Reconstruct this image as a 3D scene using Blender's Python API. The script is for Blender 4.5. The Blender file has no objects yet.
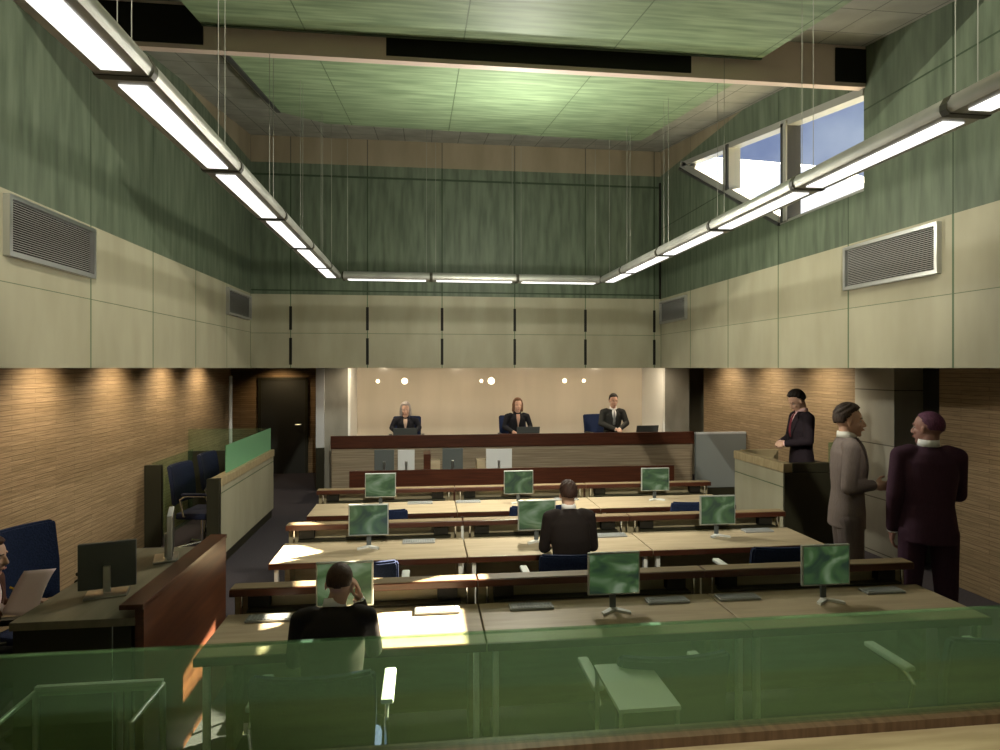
import bpy, bmesh, math, random
from mathutils import Vector, Matrix
random.seed(7)
C = bpy.context.scene.collection
H = 2.15                      # eye height = underside of the bulkheads
PI = math.pi

# ---------------------------------------------------------------- camera, world, sun, key lamps, exposure
cam_d = bpy.data.cameras.new('camera'); cam = bpy.data.objects.new('camera', cam_d); C.objects.link(cam)
cam.location = (0, 0, H); cam.rotation_euler = (PI/2, 0, -math.atan(75/630))
cam_d.sensor_width = 36; cam_d.lens = 22.68; cam_d.shift_y = -0.007; cam_d.clip_start = 0.02
bpy.context.scene.camera = cam
sc = bpy.context.scene
sc.view_settings.view_transform = 'Standard'; sc.view_settings.look = 'None'
sc.view_settings.gamma = 1; sc.view_settings.use_curve_mapping = False
sc.view_settings.exposure = 0.0

def light(name, kind, loc, energy, color, **k):
    d = bpy.data.lights.new(name, kind); d.energy = energy; d.color = color
    for a, v in k.items(): setattr(d, a, v)
    o = bpy.data.objects.new(name, d); C.objects.link(o); o.location = loc
    return o
def aim(o, direction):
    o.rotation_euler = Vector(direction).to_track_quat('-Z', 'Y').to_euler()

w = bpy.data.worlds.new('sky'); sc.world = w; w.use_nodes = True
wn, wl = w.node_tree.nodes, w.node_tree.links
tc = wn.new('ShaderNodeTexCoord'); nz = wn.new('ShaderNodeTexNoise'); nz.inputs['Scale'].default_value = 5
nz.inputs['Detail'].default_value = 5
cr = wn.new('ShaderNodeValToRGB')
cr.color_ramp.elements[0].position = .35; cr.color_ramp.elements[0].color = (.17, .235, .45, 1)
cr.color_ramp.elements[1].position = .72; cr.color_ramp.elements[1].color = (.6, .68, .8, 1)
wl.new(tc.outputs['Generated'], nz.inputs['Vector'])
sx = wn.new('ShaderNodeSeparateXYZ'); mr = wn.new('ShaderNodeMapRange'); wl.new(tc.outputs['Generated'], sx.inputs[0])
for k_, v_ in (('From Min', .1), ('From Max', -.6), ('To Min', .9), ('To Max', 5)): mr.inputs[k_].default_value = v_  # sky brightened on its unseen side to whiten the wall outside
wl.new(sx.outputs[0], mr.inputs[0]); wl.new(mr.outputs[0], wn['Background'].inputs['Strength']); wl.new(nz.outputs['Fac'], cr.inputs['Fac'])
wl.new(cr.outputs['Color'], wn['Background'].inputs['Color'])

sun = light('sun', 'SUN', (12, 9, 12), 95, (1, .86, .62), angle=.006); aim(sun, (-4.2, -2.5, -3.52))
# lamp above the middle of the court, just under the ceiling raft
court = light('court_lamp', 'POINT', (.95, 6.3, H+.75), 150, (1, .94, .78), shadow_soft_size=.07)
down = light('row_fill_spot', 'SPOT', (.95, 6.5, H+.9), 340, (1, .93, .74), shadow_soft_size=.06, spot_size=1.75, spot_blend=.8); aim(down, (0, 0, -1))  # added unseen spot that brightens the desk rows
up = light('raft_fill_light', 'POINT', (.95, 6.35, H+1.75), 110, (1, 1, .86), shadow_soft_size=.05)  # added unseen light for the bright patch on the raft
gal = light('gallery_fill_spot', 'SPOT', (1.0, .2, H+2.6), 520, (1, .94, .78), shadow_soft_size=.08, spot_size=1.45, spot_blend=.3); aim(gal, (0, -.2, -1))  # added unseen spot to brighten the ledge and gallery floor
# unseen key spotlight placed behind the viewer, under a ceiling raised for it
rear = light('rear_key_spot', 'SPOT', (.6, -1.0, H+4.28), 2000, (1, .95, .78), shadow_soft_size=.06, spot_size=1.5, spot_blend=.2)
aim(rear, (0, 1, -.10))

# ---------------------------------------------------------------- helpers
def B(): return bmesh.new()
def bx(bm, x0, x1, y0, y1, z0, z1, bev=0):
    m = Matrix.Translation(((x0+x1)/2, (y0+y1)/2, (z0+z1)/2)) @ Matrix.Diagonal((abs(x1-x0), abs(y1-y0), abs(z1-z0), 1))
    r = bmesh.ops.create_cube(bm, size=1, matrix=m)
    if bev:
        vs = set(r['verts']); es = [e for e in bm.edges if e.verts[0] in vs and e.verts[1] in vs]
        bmesh.ops.bevel(bm, geom=es, offset=bev, segments=2, affect='EDGES', profile=.5)
    return bm
def tube(bm, a, b, r, r2=None, seg=12):
    a, b = Vector(a), Vector(b); d = b-a
    if d.length < 1e-6: return bm
    q = d.to_track_quat('Z', 'Y').to_matrix().to_4x4()
    bmesh.ops.create_cone(bm, cap_ends=True, segments=seg, radius1=r, radius2=r if r2 is None else r2, depth=d.length,
                          matrix=Matrix.Translation((a+b)/2) @ q)
    return bm
def path(bm, pts, r, seg=10):
    for i in range(len(pts)-1): tube(bm, pts[i], pts[i+1], r, seg=seg)
    for p in pts[1:-1]: bmesh.ops.create_icosphere(bm, subdivisions=2, radius=r, matrix=Matrix.Translation(p))
    return bm
def ell(bm, c, r, rot=None, seg=20):
    m = Matrix.Translation(c) @ (rot.to_4x4() if rot else Matrix.Identity(4)) @ Matrix.Diagonal((r[0], r[1], r[2], 1))
    bmesh.ops.create_uvsphere(bm, u_segments=seg, v_segments=seg//2+2, radius=1, matrix=m); return bm
def cap(bm, a, b, ra, rb, seg=14):
    ell(bm, a, (ra,)*3, seg=seg); ell(bm, b, (rb,)*3, seg=seg); tube(bm, a, b, ra, rb, seg); return bm
def prism(bm, pts, off):
    """closed polygon (3-D points) extruded by the vector off"""
    off = Vector(off); a = [bm.verts.new(p) for p in pts]; b = [bm.verts.new(Vector(p)+off) for p in pts]
    n = len(pts); bm.faces.new(a); bm.faces.new(b[::-1])
    for i in range(n): bm.faces.new((a[i], b[i], b[(i+1) % n], a[(i+1) % n]))
    bmesh.ops.recalc_face_normals(bm, faces=bm.faces); return bm
def obj(name, bm, mat, parent=None, smooth=False, kind=None, label=None):
    me = bpy.data.meshes.new(name); bmesh.ops.recalc_face_normals(bm, faces=bm.faces); bm.to_mesh(me); bm.free()
    if mat: me.materials.append(mat)
    if smooth:
        for p in me.polygons: p.use_smooth = True
        if smooth == 'auto':
            try: me.set_sharp_from_angle(angle=math.radians(40))
            except Exception: pass
    o = bpy.data.objects.new(name, me); C.objects.link(o)
    if parent: o.parent = parent
    if kind: o['kind'] = kind
    if label: o['label'] = label
    return o
def struct(name, bm, mat, parent=None): return obj(name, bm, mat, parent, kind=None if parent else 'structure')
def tag(o, label, cat, group=None):
    o['label'] = label; o['category'] = cat
    if group: o['group'] = group
    return o
def thing(name, label, cat, loc=(0, 0, 0), rz=0, group=None):
    o = bpy.data.objects.new(name, None); C.objects.link(o); o.location = loc; o.rotation_euler = (0, 0, rz)
    o.empty_display_size = .05
    return tag(o, label, cat, group)
def dup(root, loc, rz=0, label=None, group=None):
    def cp(o, par):
        c = o.copy(); C.objects.link(c); c.parent = par
        for ch in kids.get(o, []): cp(ch, c)
        return c
    kids = {}
    for o in list(root.children_recursive): kids.setdefault(o.parent, []).append(o)
    r = cp(root, None); r.location = loc; r.rotation_euler = (0, 0, rz)
    if label: r['label'] = label
    if group: r['group'] = group
    return r

# ---------------------------------------------------------------- materials
def mat(name, col, rough=.6, metal=0, spec=.5, emit=None, es=0):
    m = bpy.data.materials.new(name); m.use_nodes = True; p = m.node_tree.nodes['Principled BSDF']
    p.inputs['Base Color'].default_value = (*col, 1); p.inputs['Roughness'].default_value = rough
    p.inputs['Metallic'].default_value = metal; p.inputs['Specular IOR Level'].default_value = spec
    if emit: p.inputs['Emission Color'].default_value = (*emit, 1); p.inputs['Emission Strength'].default_value = es
    return m
def nodes(m): return m.node_tree.nodes, m.node_tree.links, m.node_tree.nodes['Principled BSDF']
def noise_mat(name, c1, c2, scale=(1, 1, 1), ns=5, detail=4, rough=.6, metal=0, spec=.4, bump=0, lo=.35, hi=.65, bs=None):
    m = mat(name, c1, rough, metal, spec); n, l, p = nodes(m)
    t = n.new('ShaderNodeTexCoord'); mp = n.new('ShaderNodeMapping'); mp.inputs['Scale'].default_value = scale
    z = n.new('ShaderNodeTexNoise'); z.inputs['Scale'].default_value = ns; z.inputs['Detail'].default_value = detail
    r = n.new('ShaderNodeValToRGB'); r.color_ramp.elements[0].position = lo; r.color_ramp.elements[1].position = hi
    r.color_ramp.elements[0].color = (*c1, 1); r.color_ramp.elements[1].color = (*c2, 1)
    l.new(t.outputs['Object'], mp.inputs[0]); l.new(mp.outputs[0], z.inputs['Vector'])
    l.new(z.outputs['Fac'], r.inputs[0]); l.new(r.outputs[0], p.inputs['Base Color'])
    if bump:
        b = n.new('ShaderNodeBump'); b.inputs['Strength'].default_value = bump; b.inputs['Distance'].default_value = .01
        l.new(z.outputs['Fac'], b.inputs['Height']); l.new(b.outputs[0], p.inputs['Normal'])
    m['ramp'] = r.name
    return m
def add_seams(m, lines, col):
    """lines: list of (axis, module, offset, width); mixes a seam colour over the base colour and sinks it"""
    n, l, p = nodes(m); src = p.inputs['Base Color'].links[0].from_socket
    t = n.new('ShaderNodeTexCoord'); s = n.new('ShaderNodeSeparateXYZ'); l.new(t.outputs['Object'], s.inputs[0]); acc = None
    def M(op, a, b=None):
        q = n.new('ShaderNodeMath'); q.operation = op
        for i, v in enumerate((a, b)):
            if v is None: continue
            if isinstance(v, (int, float)): q.inputs[i].default_value = v
            else: l.new(v, q.inputs[i])
        return q.outputs[0]
    for ax, mod, off, wd in lines:
        v = s.outputs['XYZ'.index(ax)]; v = M('ADD', v, -off+mod/2)
        f = M('FLOORED_MODULO', v, mod); f = M('ABSOLUTE', M('SUBTRACT', f, mod/2)); g = M('LESS_THAN', f, wd/2)
        acc = g if acc is None else M('MAXIMUM', acc, g)
    mx = n.new('ShaderNodeMix'); mx.data_type = 'RGBA'; l.new(acc, mx.inputs[0]); l.new(src, mx.inputs[6])
    mx.inputs[7].default_value = (*col, 1); l.new(mx.outputs[2], p.inputs['Base Color'])
    b = n.new('ShaderNodeBump'); b.invert = True; b.inputs['Strength'].default_value = .6; b.inputs['Distance'].default_value = .01
    l.new(acc, b.inputs['Height'])
    if p.inputs['Normal'].links: l.new(p.inputs['Normal'].links[0].from_socket, b.inputs['Normal'])
    l.new(b.outputs[0], p.inputs['Normal'])
    return m
GD, GL = (.070, .092, .060), (.118, .148, .100)
def green(name, lines, sc_=(1, 1, .12)):
    return add_seams(noise_mat(name, GD, GL, sc_, 14, 8, .55, spec=.35, bump=.12), lines, (.03, .05, .025))
def beige(name, lines):
    return add_seams(noise_mat(name, (.31, .29, .205), (.37, .35, .255), (1, 1, .3), 3, 6, .55, spec=.3), lines, (.09, .13, .07))
M_green_y = green('green wall boarding', [('Y', 1.12, 5.2, .012), ('Z', 50, H+2.21, .014)])
M_green_l = green('green wall boarding left', [('Y', 1.12, 5.2, .012)])
M_green_x = green('green back boarding', [('X', 1.125, .26, .02), ('Z', 50, H+2.88, .03), ('Z', 50, H+1.16, .02)])
M_green_c = add_seams(noise_mat('green ceiling raft', (.13, .19, .105), (.24, .32, .19), (.12, 1, 1), 18, 8, .6, spec=.4, bump=.1),
                      [('X', 1.2, .3, .01), ('Y', 50, 6.5, .01)], (.08, .12, .06))
M_beige_y = beige('beige wall panels side', [('Y', 1.12, 5.2, .018), ('Z', 50, H+.53, .005)])
M_beige_x = beige('beige wall panels back', [('X', 1.125, .26, .014), ('Z', 50, H+.52, .006)])
M_tan = add_seams(noise_mat('tan frieze', (.20, .165, .105), (.25, .21, .14), (1, 1, .3), 3, 5, .6), [('X', 1.125, .26, .014), ('Y', 1.12, 5.2, .01)], (.08, .07, .05))
M_tile = add_seams(noise_mat('grey ceiling tiles', (.22, .22, .19), (.30, .30, .26), (1, 1, 1), 3, 5, .7), [('X', .4, .1, .01), ('Y', .42, .1, .01)], (.10, .10, .09))
def siding(name, c1, c2, dark, along):
    m = mat(name, c1, .6, spec=.3); n, l, p = nodes(m)
    t = n.new('ShaderNodeTexCoord'); mp = n.new('ShaderNodeMapping')
    s = n.new('ShaderNodeSeparateXYZ'); c = n.new('ShaderNodeCombineXYZ'); l.new(t.outputs['Object'], s.inputs[0])
    l.new(s.outputs[along], c.inputs[0]); l.new(s.outputs[2], c.inputs[1])
    b = n.new('ShaderNodeTexBrick'); b.inputs['Scale'].default_value = 1; b.inputs['Brick Width'].default_value = .62
    b.inputs['Row Height'].default_value = .042; b.inputs['Mortar Size'].default_value = .0022; b.inputs['Mortar Smooth'].default_value = .3
    b.inputs['Color1'].default_value = (*c1, 1); b.inputs['Color2'].default_value = (*c2, 1); b.inputs['Mortar'].default_value = (*dark, 1)
    z = n.new('ShaderNodeTexNoise'); z.inputs['Scale'].default_value = 9; z.inputs['Detail'].default_value = 8
    mp.inputs['Scale'].default_value = (.5, 9, 1); l.new(c.outputs[0], mp.inputs[0]); l.new(mp.outputs[0], z.inputs['Vector'])
    l.new(c.outputs[0], b.inputs['Vector'])
    mx = n.new('ShaderNodeMix'); mx.data_type = 'RGBA'; mx.blend_type = 'MULTIPLY'; mx.inputs[0].default_value = .75
    r = n.new('ShaderNodeValToRGB'); r.color_ramp.elements[0].position = .3; r.color_ramp.elements[1].position = .65
    r.color_ramp.elements[0].color = (.55, .5, .45, 1); l.new(z.outputs['Fac'], r.inputs[0])
    l.new(b.outputs['Color'], mx.inputs[6]); l.new(r.outputs[0], mx.inputs[7]); l.new(mx.outputs[2], p.inputs['Base Color'])
    bp = n.new('ShaderNodeBump'); bp.inputs['Strength'].default_value = .5; bp.inputs['Distance'].default_value = .01
    l.new(z.outputs['Fac'], bp.inputs['Height']); l.new(bp.outputs[0], p.inputs['Normal'])
    return m
M_side_y = siding('timber cladding side', (.33, .24, .145), (.26, .19, .11), (.11, .075, .045), 1)
M_side_x = siding('timber cladding back', (.28, .19, .10), (.21, .14, .07), (.07, .045, .02), 0)
M_floor = noise_mat('dark plum carpet', (.040, .036, .042), (.058, .052, .060), (1, 1, 1), 60, 4, .95, spec=.1)
M_desk = noise_mat('pale timber veneer', (.33, .265, .175), (.42, .345, .235), (1.2, 12, 4), 2.2, 6, .42, spec=.4)
M_desk_panel = noise_mat('pale timber panel', (.26, .22, .135), (.33, .285, .18), (1.2, 4, 12), 2.2, 6, .5, spec=.4)
M_benchfront = noise_mat('grey brown grained panel', (.18, .14, .095), (.29, .235, .165), (.6, 3, 26), 2.5, 7, .5, spec=.3)
M_red = noise_mat('dark red mahogany', (.042, .012, .006), (.070, .021, .010), (.8, 2, 14), 3, 6, .32, spec=.4)
M_red_y = noise_mat('dark red mahogany side', (.055, .017, .008), (.10, .033, .014), (2, .8, 10), 3, 6, .4, spec=.4)
M_shelf = noise_mat('brown shelf veneer', (.17, .125, .07), (.23, .175, .10), (1.2, 12, 4), 2.2, 6, .5)
M_grey_top = noise_mat('grey brown worktop', (.16, .145, .10), (.21, .19, .135), (8, 1, 4), 2.5, 5, .45)
M_black_finish_shade = mat('black olive finish and shade', (.022, .021, .012), .45, spec=.3)
M_black = mat('plain black', (.012, .011, .008), .6, spec=.2)
M_blue = noise_mat('navy upholstery', (.008, .015, .045), (.014, .024, .068), (1, 1, 1), 90, 3, .85, spec=.2, bump=.3)
M_navy = noise_mat('near black navy upholstery', (.006, .009, .028), (.012, .018, .045), (1, 1, 1), 90, 3, .7, spec=.3)
M_steel = mat('brushed steel', (.55, .56, .55), .28, 1)
M_chrome = mat('chrome', (.75, .76, .75), .12, 1)
M_white = mat('white lacquer', (.85, .85, .80), .35)
M_white_pad = mat('pale grey arm pad', (.55, .58, .55), .5)
M_alu = noise_mat('satin aluminium', (.27, .27, .25), (.36, .36, .33), (1, 1, 1), 4, 3, .4, metal=.6)
M_lens = mat('glowing lens', (.9, .9, .9), .4, emit=(1, .99, .96), es=1.5)
M_vent = mat('grey vent slats', (.45, .45, .44), .5)
M_frame = mat('grey aluminium frame', (.36, .36, .33), .45, metal=.4)
M_dframe = mat('dark window steel', (.035, .035, .035), .5)
M_bezel = mat('silver bezel', (.45, .48, .45), .35, metal=.5)
M_bezel2 = mat('pale silver plastic', (.62, .64, .62), .35)
M_back = mat('dark grey monitor back', (.075, .085, .085), .4)
M_lback = mat('pale grey monitor back', (.50, .51, .52), .45)
M_concrete = noise_mat('grey concrete', (.20, .195, .165), (.255, .25, .215), (1, 1, .4), 4, 7, .7)
M_door = mat('charcoal door leaf', (.030, .031, .027), .35)
M_greyp = mat('blue grey screen panel', (.17, .19, .19), .4)
M_paint_col = mat('pale blue grey post', (.42, .44, .46), .5)
M_warm = noise_mat('cream back panel', (.56, .50, .40), (.64, .57, .46), (1, 1, .2), 2, 4, .12, spec=.55)
M_pink = noise_mat('pinkish beam plaster', (.60, .48, .42), (.66, .54, .47), (1, 1, 1), 2, 3, .6)
M_outside = mat('white render outside', (.92, .89, .82), .8)
M_paper = mat('pink tinted paper', (.85, .66, .70), .7)
M_pencil = mat('yellow pencil', (.8, .5, .03), .4)
M_ledge = noise_mat('gallery ledge veneer', (.30, .235, .13), (.40, .32, .19), (1.2, 10, 4), 2.5, 6, .5)
M_ledge_dark = noise_mat('ribbed dark walnut', (.085, .048, .025), (.15, .09, .05), (10, 1, 1), 4, 5, .5)

def screen_mat(name, seed):
    m = mat(name, (.03, .04, .03), .18, spec=.6); n, l, p = nodes(m)
    t = n.new('ShaderNodeTexCoord'); mp = n.new('ShaderNodeMapping'); mp.inputs['Location'].default_value = (seed*3.1, 0, seed*1.7)
    mp.inputs['Scale'].default_value = (3.5, 3.5, 5)
    z = n.new('ShaderNodeTexNoise'); z.inputs['Scale'].default_value = 1.1; z.inputs['Detail'].default_value = 2; z.inputs['Distortion'].default_value = 1.3
    r = n.new('ShaderNodeValToRGB'); e = r.color_ramp.elements
    e[0].position = .32; e[0].color = (.02, .045, .03, 1); e[1].position = .7; e[1].color = (.34, .42, .30, 1)
    q = r.color_ramp.elements.new(.47); q.color = (.06, .13, .045, 1); q = r.color_ramp.elements.new(.56); q.color = (.16, .25, .13, 1)
    l.new(t.outputs['Object'], mp.inputs[0]); l.new(mp.outputs[0], z.inputs['Vector']); l.new(z.outputs['Fac'], r.inputs[0])
    l.new(r.outputs[0], p.inputs['Emission Color']); p.inputs['Emission Strength'].default_value = .5
    return m
M_screens = [screen_mat('green wallpaper screen %s' % w_, i) for i, w_ in enumerate(('soft', 'leafy', 'bright'))]

def glass_mat(name, tint, diff, fd=.18, fg=.08, gc=(.75, .95, .8)):
    m = bpy.data.materials.new(name); m.use_nodes = True; n, l = m.node_tree.nodes, m.node_tree.links
    n.remove(n['Principled BSDF']); o = n['Material Output']
    t = n.new('ShaderNodeBsdfTransparent'); t.inputs[0].default_value = (*tint, 1)
    d = n.new('ShaderNodeBsdfDiffuse'); d.inputs[0].default_value = (*diff, 1)
    g = n.new('ShaderNodeBsdfGlossy'); g.inputs[0].default_value = (*gc, 1); g.inputs['Roughness'].default_value = .03
    a = n.new('ShaderNodeMixShader'); a.inputs[0].default_value = fd; b = n.new('ShaderNodeMixShader'); b.inputs[0].default_value = fg
    l.new(t.outputs[0], a.inputs[1]); l.new(d.outputs[0], a.inputs[2]); l.new(a.outputs[0], b.inputs[1]); l.new(g.outputs[0], b.inputs[2])
    l.new(b.outputs[0], o.inputs[0]); return m
M_glass = glass_mat('green tinted glass', (.78, .88, .78), (.24, .40, .25), .12, .13, (.55, .90, .58))
M_glass2 = glass_mat('frosted green glass', (.5, .8, .55), (.35, .66, .42), .45, .06)
M_clear = glass_mat('faint green glass', (.88, .95, .88), (.3, .5, .3), .04, .05)
M_winglass = glass_mat('window glass', (.97, .98, 1), (.5, .5, .5), .0, .03)

# ---------------------------------------------------------------- setting
XL, XR, YB = -2.56, 3.74, 9.7           # faces of the upper walls
WL, WR = -3.35, 5.2                     # timber walls of the side aisles below them
Y0 = -4.0
def hr(y): return H+2.57+.15*(y-5.0)    # underside of the ceiling raft
def hc(y): return hr(y)+.18             # underside of the tiled ceiling
T = .22
HT = H+5.0
YF = 3.7
struct('floor', bx(B(), WL-.8, WR+1.4, Y0, 14, -.1, 0), M_floor)

# upper walls: beige band, green boarding, tan frieze
struct('wall_left_band', bx(B(), XL-.12, XL, Y0, YB, H, H+1.1), M_beige_y)
struct('wall_right_band', bx(B(), XR, XR+.12, Y0, YB, H, H+1.1), M_beige_y)
struct('wall_back_band', bx(B(), XL-.12, XR+.12, YB, YB+.12, H, H+1.1), M_beige_x)
bm = B()
prism(bm, [(XL, Y0, H+1.1), (XL, YB, H+1.1), (XL, YB, H+3.06), (XL, 7.05, H+3.06), (XL, 7.05, HT), (XL, Y0, HT)], (-T, 0, 0))
struct('wall_left_green', bm, M_green_l)
struct('wall_left_frieze', bx(B(), XL-T, XL, 7.05, YB, H+3.06, HT), M_tan)
struct('wall_back_green', bx(B(), XL-T, XR+T, YB, YB+T, H+1.1, H+3.06), M_green_x)
struct('wall_back_frieze', bx(B(), XL-T, XR+T, YB, YB+T, H+3.06, HT), M_tan)
# right upper wall around the raked window
wt = lambda y: H+2.41+.158*(y-5.0)
bm = B(); s_ = H+1.52; tipy = 8.92
prism(bm, [(XR, Y0, H+1.1), (XR, YB, H+1.1), (XR, YB, s_), (XR, Y0, s_)], (.09, 0, 0))
prism(bm, [(XR, Y0, s_), (XR, 5.0, s_), (XR, 5.0, HT), (XR, Y0, HT)], (.09, 0, 0))
prism(bm, [(XR, 6.3, s_), (XR, YB, s_), (XR, YB, H+3.06), (XR, tipy, H+3.06), (XR, tipy, wt(tipy))], (.09, 0, 0))
prism(bm, [(XR, 5.0, wt(5.0)), (XR, tipy, wt(tipy)), (XR, tipy, H+3.06), (XR, 5.0, H+3.06)], (.09, 0, 0))
struct('wall_right_green', bm, M_green_y)
struct('wall_right_frieze', bx(B(), XR, XR+T, 5.0, YB, H+3.06, HT), M_tan)
struct('wall_rear', bx(B(), WL-.8, WR+1.4, Y0-.2, Y0, 0, HT), M_beige_x)
# window
def bar(bm, p, q, wd, d0, d1):
    """bar in the wall plane from p=(y,z) to q, wd wide, from x=d0 to d1"""
    p, q = Vector(p), Vector(q); n_ = (q-p).normalized(); s = Vector((-n_.y, n_.x))*wd/2
    prism(bm, [(d0, *(p+s)), (d0, *(q+s)), (d0, *(q-s)), (d0, *(p-s))], (d1-d0, 0, 0))
wf = bm = B()
bar(bm, (5.0, wt(5.0)-.035), (tipy-.1, wt(tipy-.1)-.035), .07, XR-.01, XR+.12)
bar(bm, (6.3, s_+.05), (tipy-.02, wt(tipy)-.02), .09, XR-.01, XR+.12)
bar(bm, (5.0, s_+.012), (6.3, s_+.012), .024, XR-.005, XR+.12)
wframe = struct('window_1', bm, M_frame)
bm = B(); bar(bm, (6.28, s_-.0), (tipy, wt(tipy)-.09), .03, XR-.03, XR+.02); obj('window_trim', bm, M_dframe, wframe)
for yy, mt, wd in ((6.2, M_dframe, .13), (7.48, M_frame, .16)):
    z0 = s_ if yy < 6.3 else s_+(yy-6.3)/(tipy-6.3)*(wt(tipy)-s_)
    obj('mullion', bx(B(), XR-.01, XR+.14, yy-wd/2, yy+wd/2, z0+.01, wt(yy)-.03), mt, wframe)
    obj('mullion_edge', bx(B(), XR-.03, XR-.011, yy-wd/2, yy-wd/2+.05, z0+.01, wt(yy)-.03), M_dframe if mt is M_frame else M_frame, wframe)
bm = B(); prism(bm, [(XR+.06, 5.0, s_), (XR+.06, 6.3, s_), (XR+.06, tipy, wt(tipy)), (XR+.06, 5.0, wt(5.0))], (.008, 0, 0))
obj('window_pane', bm, M_winglass, wframe)
# outside: pale neighbouring roof
bm = B(); prism(bm, [(8.2, 6, 0), (8.2, 24, 0), (8.2, 24, H+8.3), (8.2, 18.1, H+6.35), (8.2, 13.1, H+4.5), (8.2, 10.9, H+3.45), (8.2, 6, H+1.0)], (.6, 0, 0))
tag(obj('neighbouring_building', bm, M_outside), 'white sloping roofed building seen outside through the raked window', 'building')

# ceiling
def slab(x0, x1, y0, y1, f, th):
    bm = B(); prism(bm, [(x0, y0, f(y0)), (x0, y1, f(y1)), (x0, y1, f(y1)+th), (x0, y0, f(y0)+th)], (x1-x0, 0, 0)); return bm
struct('ceiling', slab(XL-T, XR+T, YF, YB+T, hc, .1), M_tile)
struct('ceiling_rear', bx(B(), WL-.8, WR+1.4, Y0, YF+.1, HT-.05, HT+.1), M_beige_x)  # set high to make room for the unseen rear spotlight
struct('ceiling_upstand', bx(B(), XL-T, XR+T, YF-.1, YF, hc(YF), HT-.05), M_beige_x)
bm = B(); d_ = 'front'
struct('ceiling_raft', slab(-1.65, 2.76, YF, 4.9, hr, .07), M_green_c)
bm = B(); f = hr
pts = [(-1.65, 5.2), (2.87, 5.2), (2.87, 8.15), (2.6, 8.2), (-1.2, 7.98), (-1.65, 7.5)]
a = [bm.verts.new((x, y, f(y))) for x, y in pts]; b = [bm.verts.new((x, y, f(y)+.07)) for x, y in pts]
bm.faces.new(a); bm.faces.new(b)
for i in range(6): bm.faces.new((a[i], b[i], b[(i+1) % 6], a[(i+1) % 6]))
struct('ceiling_raft', bm, M_green_c)
struct('trim_1', slab(-1.70, -1.652, 5.2, 7.5, lambda y: hr(y)-.01, .09), M_dframe)
struct('trim_2', slab(-1.65, 2.76, 4.9, 4.93, lambda y: hr(y)-.01, .07), mat('dark green edge', (.05, .075, .045), .5))
beam = struct('ceiling_beam', bx(B(), XL, XR, 4.98, 5.05, H+2.40, hc(5.0)+.02), M_pink)
for x0, x1 in ((XL, -1.66), (-.30, 2.18), (3.46, XR)):  # near-black strips along parts of the beam face
    obj('dark_section', bx(B(), x0, x1, 4.97, 4.985, H+2.435, H+2.72), M_black, beam, label='near-black section on the beam')

# wall vents
def vent(label, x, y0, y1, z0, z1, s):
    t = thing('wall_vent', label, 'vent', (x, (y0+y1)/2, (z0+z1)/2), 0, 'wall vents in the beige band')
    hy, hz = (y1-y0)/2, (z1-z0)/2; f = .028; o = .04
    bm = B(); X = lambda v: sorted((0, s*v))
    for a, b_, c, d in ((-hy, hy, hz-f, hz), (-hy, hy, -hz, -hz+f), (-hy, -hy+f, -hz+f, hz-f), (hy-f, hy, -hz+f, hz-f)):
        bx(bm, *X(o), a, b_, c, d)
    obj('frame', bm, M_steel if abs(y0) < 6 else M_frame, t)
    obj('backing', bx(B(), *X(.006), -hy+f, hy-f, -hz+f, hz-f), M_black, t)
    bm = B(); n = 22
    for i in range(n):
        z = -hz+f+(i+.5)*(2*hz-2*f)/n
        prism(bm, [(s*.008, -hy+f, z+.003), (s*.030, -hy+f, z-.006), (s*.030, -hy+f, z-.0035), (s*.008, -hy+f, z+.0055)], (0, 2*hy-2*f, 0))
    obj('slats', bm, M_vent, t)
vent('large louvred vent high on the left wall nearest the camera', XL, 4.18, 5.20, H+.69, H+1.07, 1)
vent('small grey vent on the left wall beside the back corner', XL, 8.52, 9.6, H+.70, H+1.05, 1)
vent('large silver framed vent high on the right wall nearest the camera', XR, 4.18, 5.22, H+.69, H+1.07, -1)
vent('small grey vent on the right wall beside the back corner', XR, 8.66, 9.66, H+.70, H+1.05, -1)
# black slots in the back band
bm = B()
for i in range(-2, 4):
    x = .26+1.125*i
    bx(bm, x-.02, x+.02, YB-.006, YB, H+.57, H+.92); bx(bm, x-.02, x+.02, YB-.006, YB, H+.05, H+.45)
struct('trim_3', bm, M_black)
struct('trim_4', bx(B(), XR-.03, XR-.004, YB-.03, YB-.004, H+1.1, H+2.95), M_black)

# lower level: aisle ceilings, timber walls
struct('ceiling_aisle_left', bx(B(), WL-.8, XL-.12, Y0, 14, H+.15, H+.25), M_beige_x)
struct('ceiling_aisle_right', bx(B(), XR+.12, WR+1.4, Y0, 14, H+.15, H+.25), M_beige_x)
struct('ceiling_bench', bx(B(), XL-.12, XR+.12, YB+.12, 14, H+.15, H+.25), M_beige_x)
struct('wall_left', bx(B(), WL-.15, WL, Y0, 11.3, 0, H+.15), M_side_y)
struct('wall_left_recess', bx(B(), WL-.75, WL-.6, 11.3, 14, 0, H+.15), M_side_y)
struct('wall_left_return', bx(B(), WL-.75, WL, 11.3, 11.4, 0, H+.15), M_side_x)
YD = 13.3
struct('wall_back_left', bx(B(), WL-.75, -1.6, YD, YD+.15, 0, H+.15), M_side_x)
d1 = struct('door_1', bx(B(), -3.30, -2.43, YD-.03, YD, 0, 1.90), M_door)
bm = B(); bx(bm, -3.36, -3.30, YD-.045, YD, 0, 1.96); bx(bm, -3.30, -2.40, YD-.045, YD, 1.90, 1.96); bx(bm, -2.43, -2.38, YD-.045, YD, 0, 1.96)
obj('door_frame', bm, M_black_finish_shade, d1)
obj('door_handle', path(B(), [(-2.52, YD-.03, 1.0), (-2.52, YD-.08, 1.0), (-2.62, YD-.08, 1.0)], .01), M_steel, d1)
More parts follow.
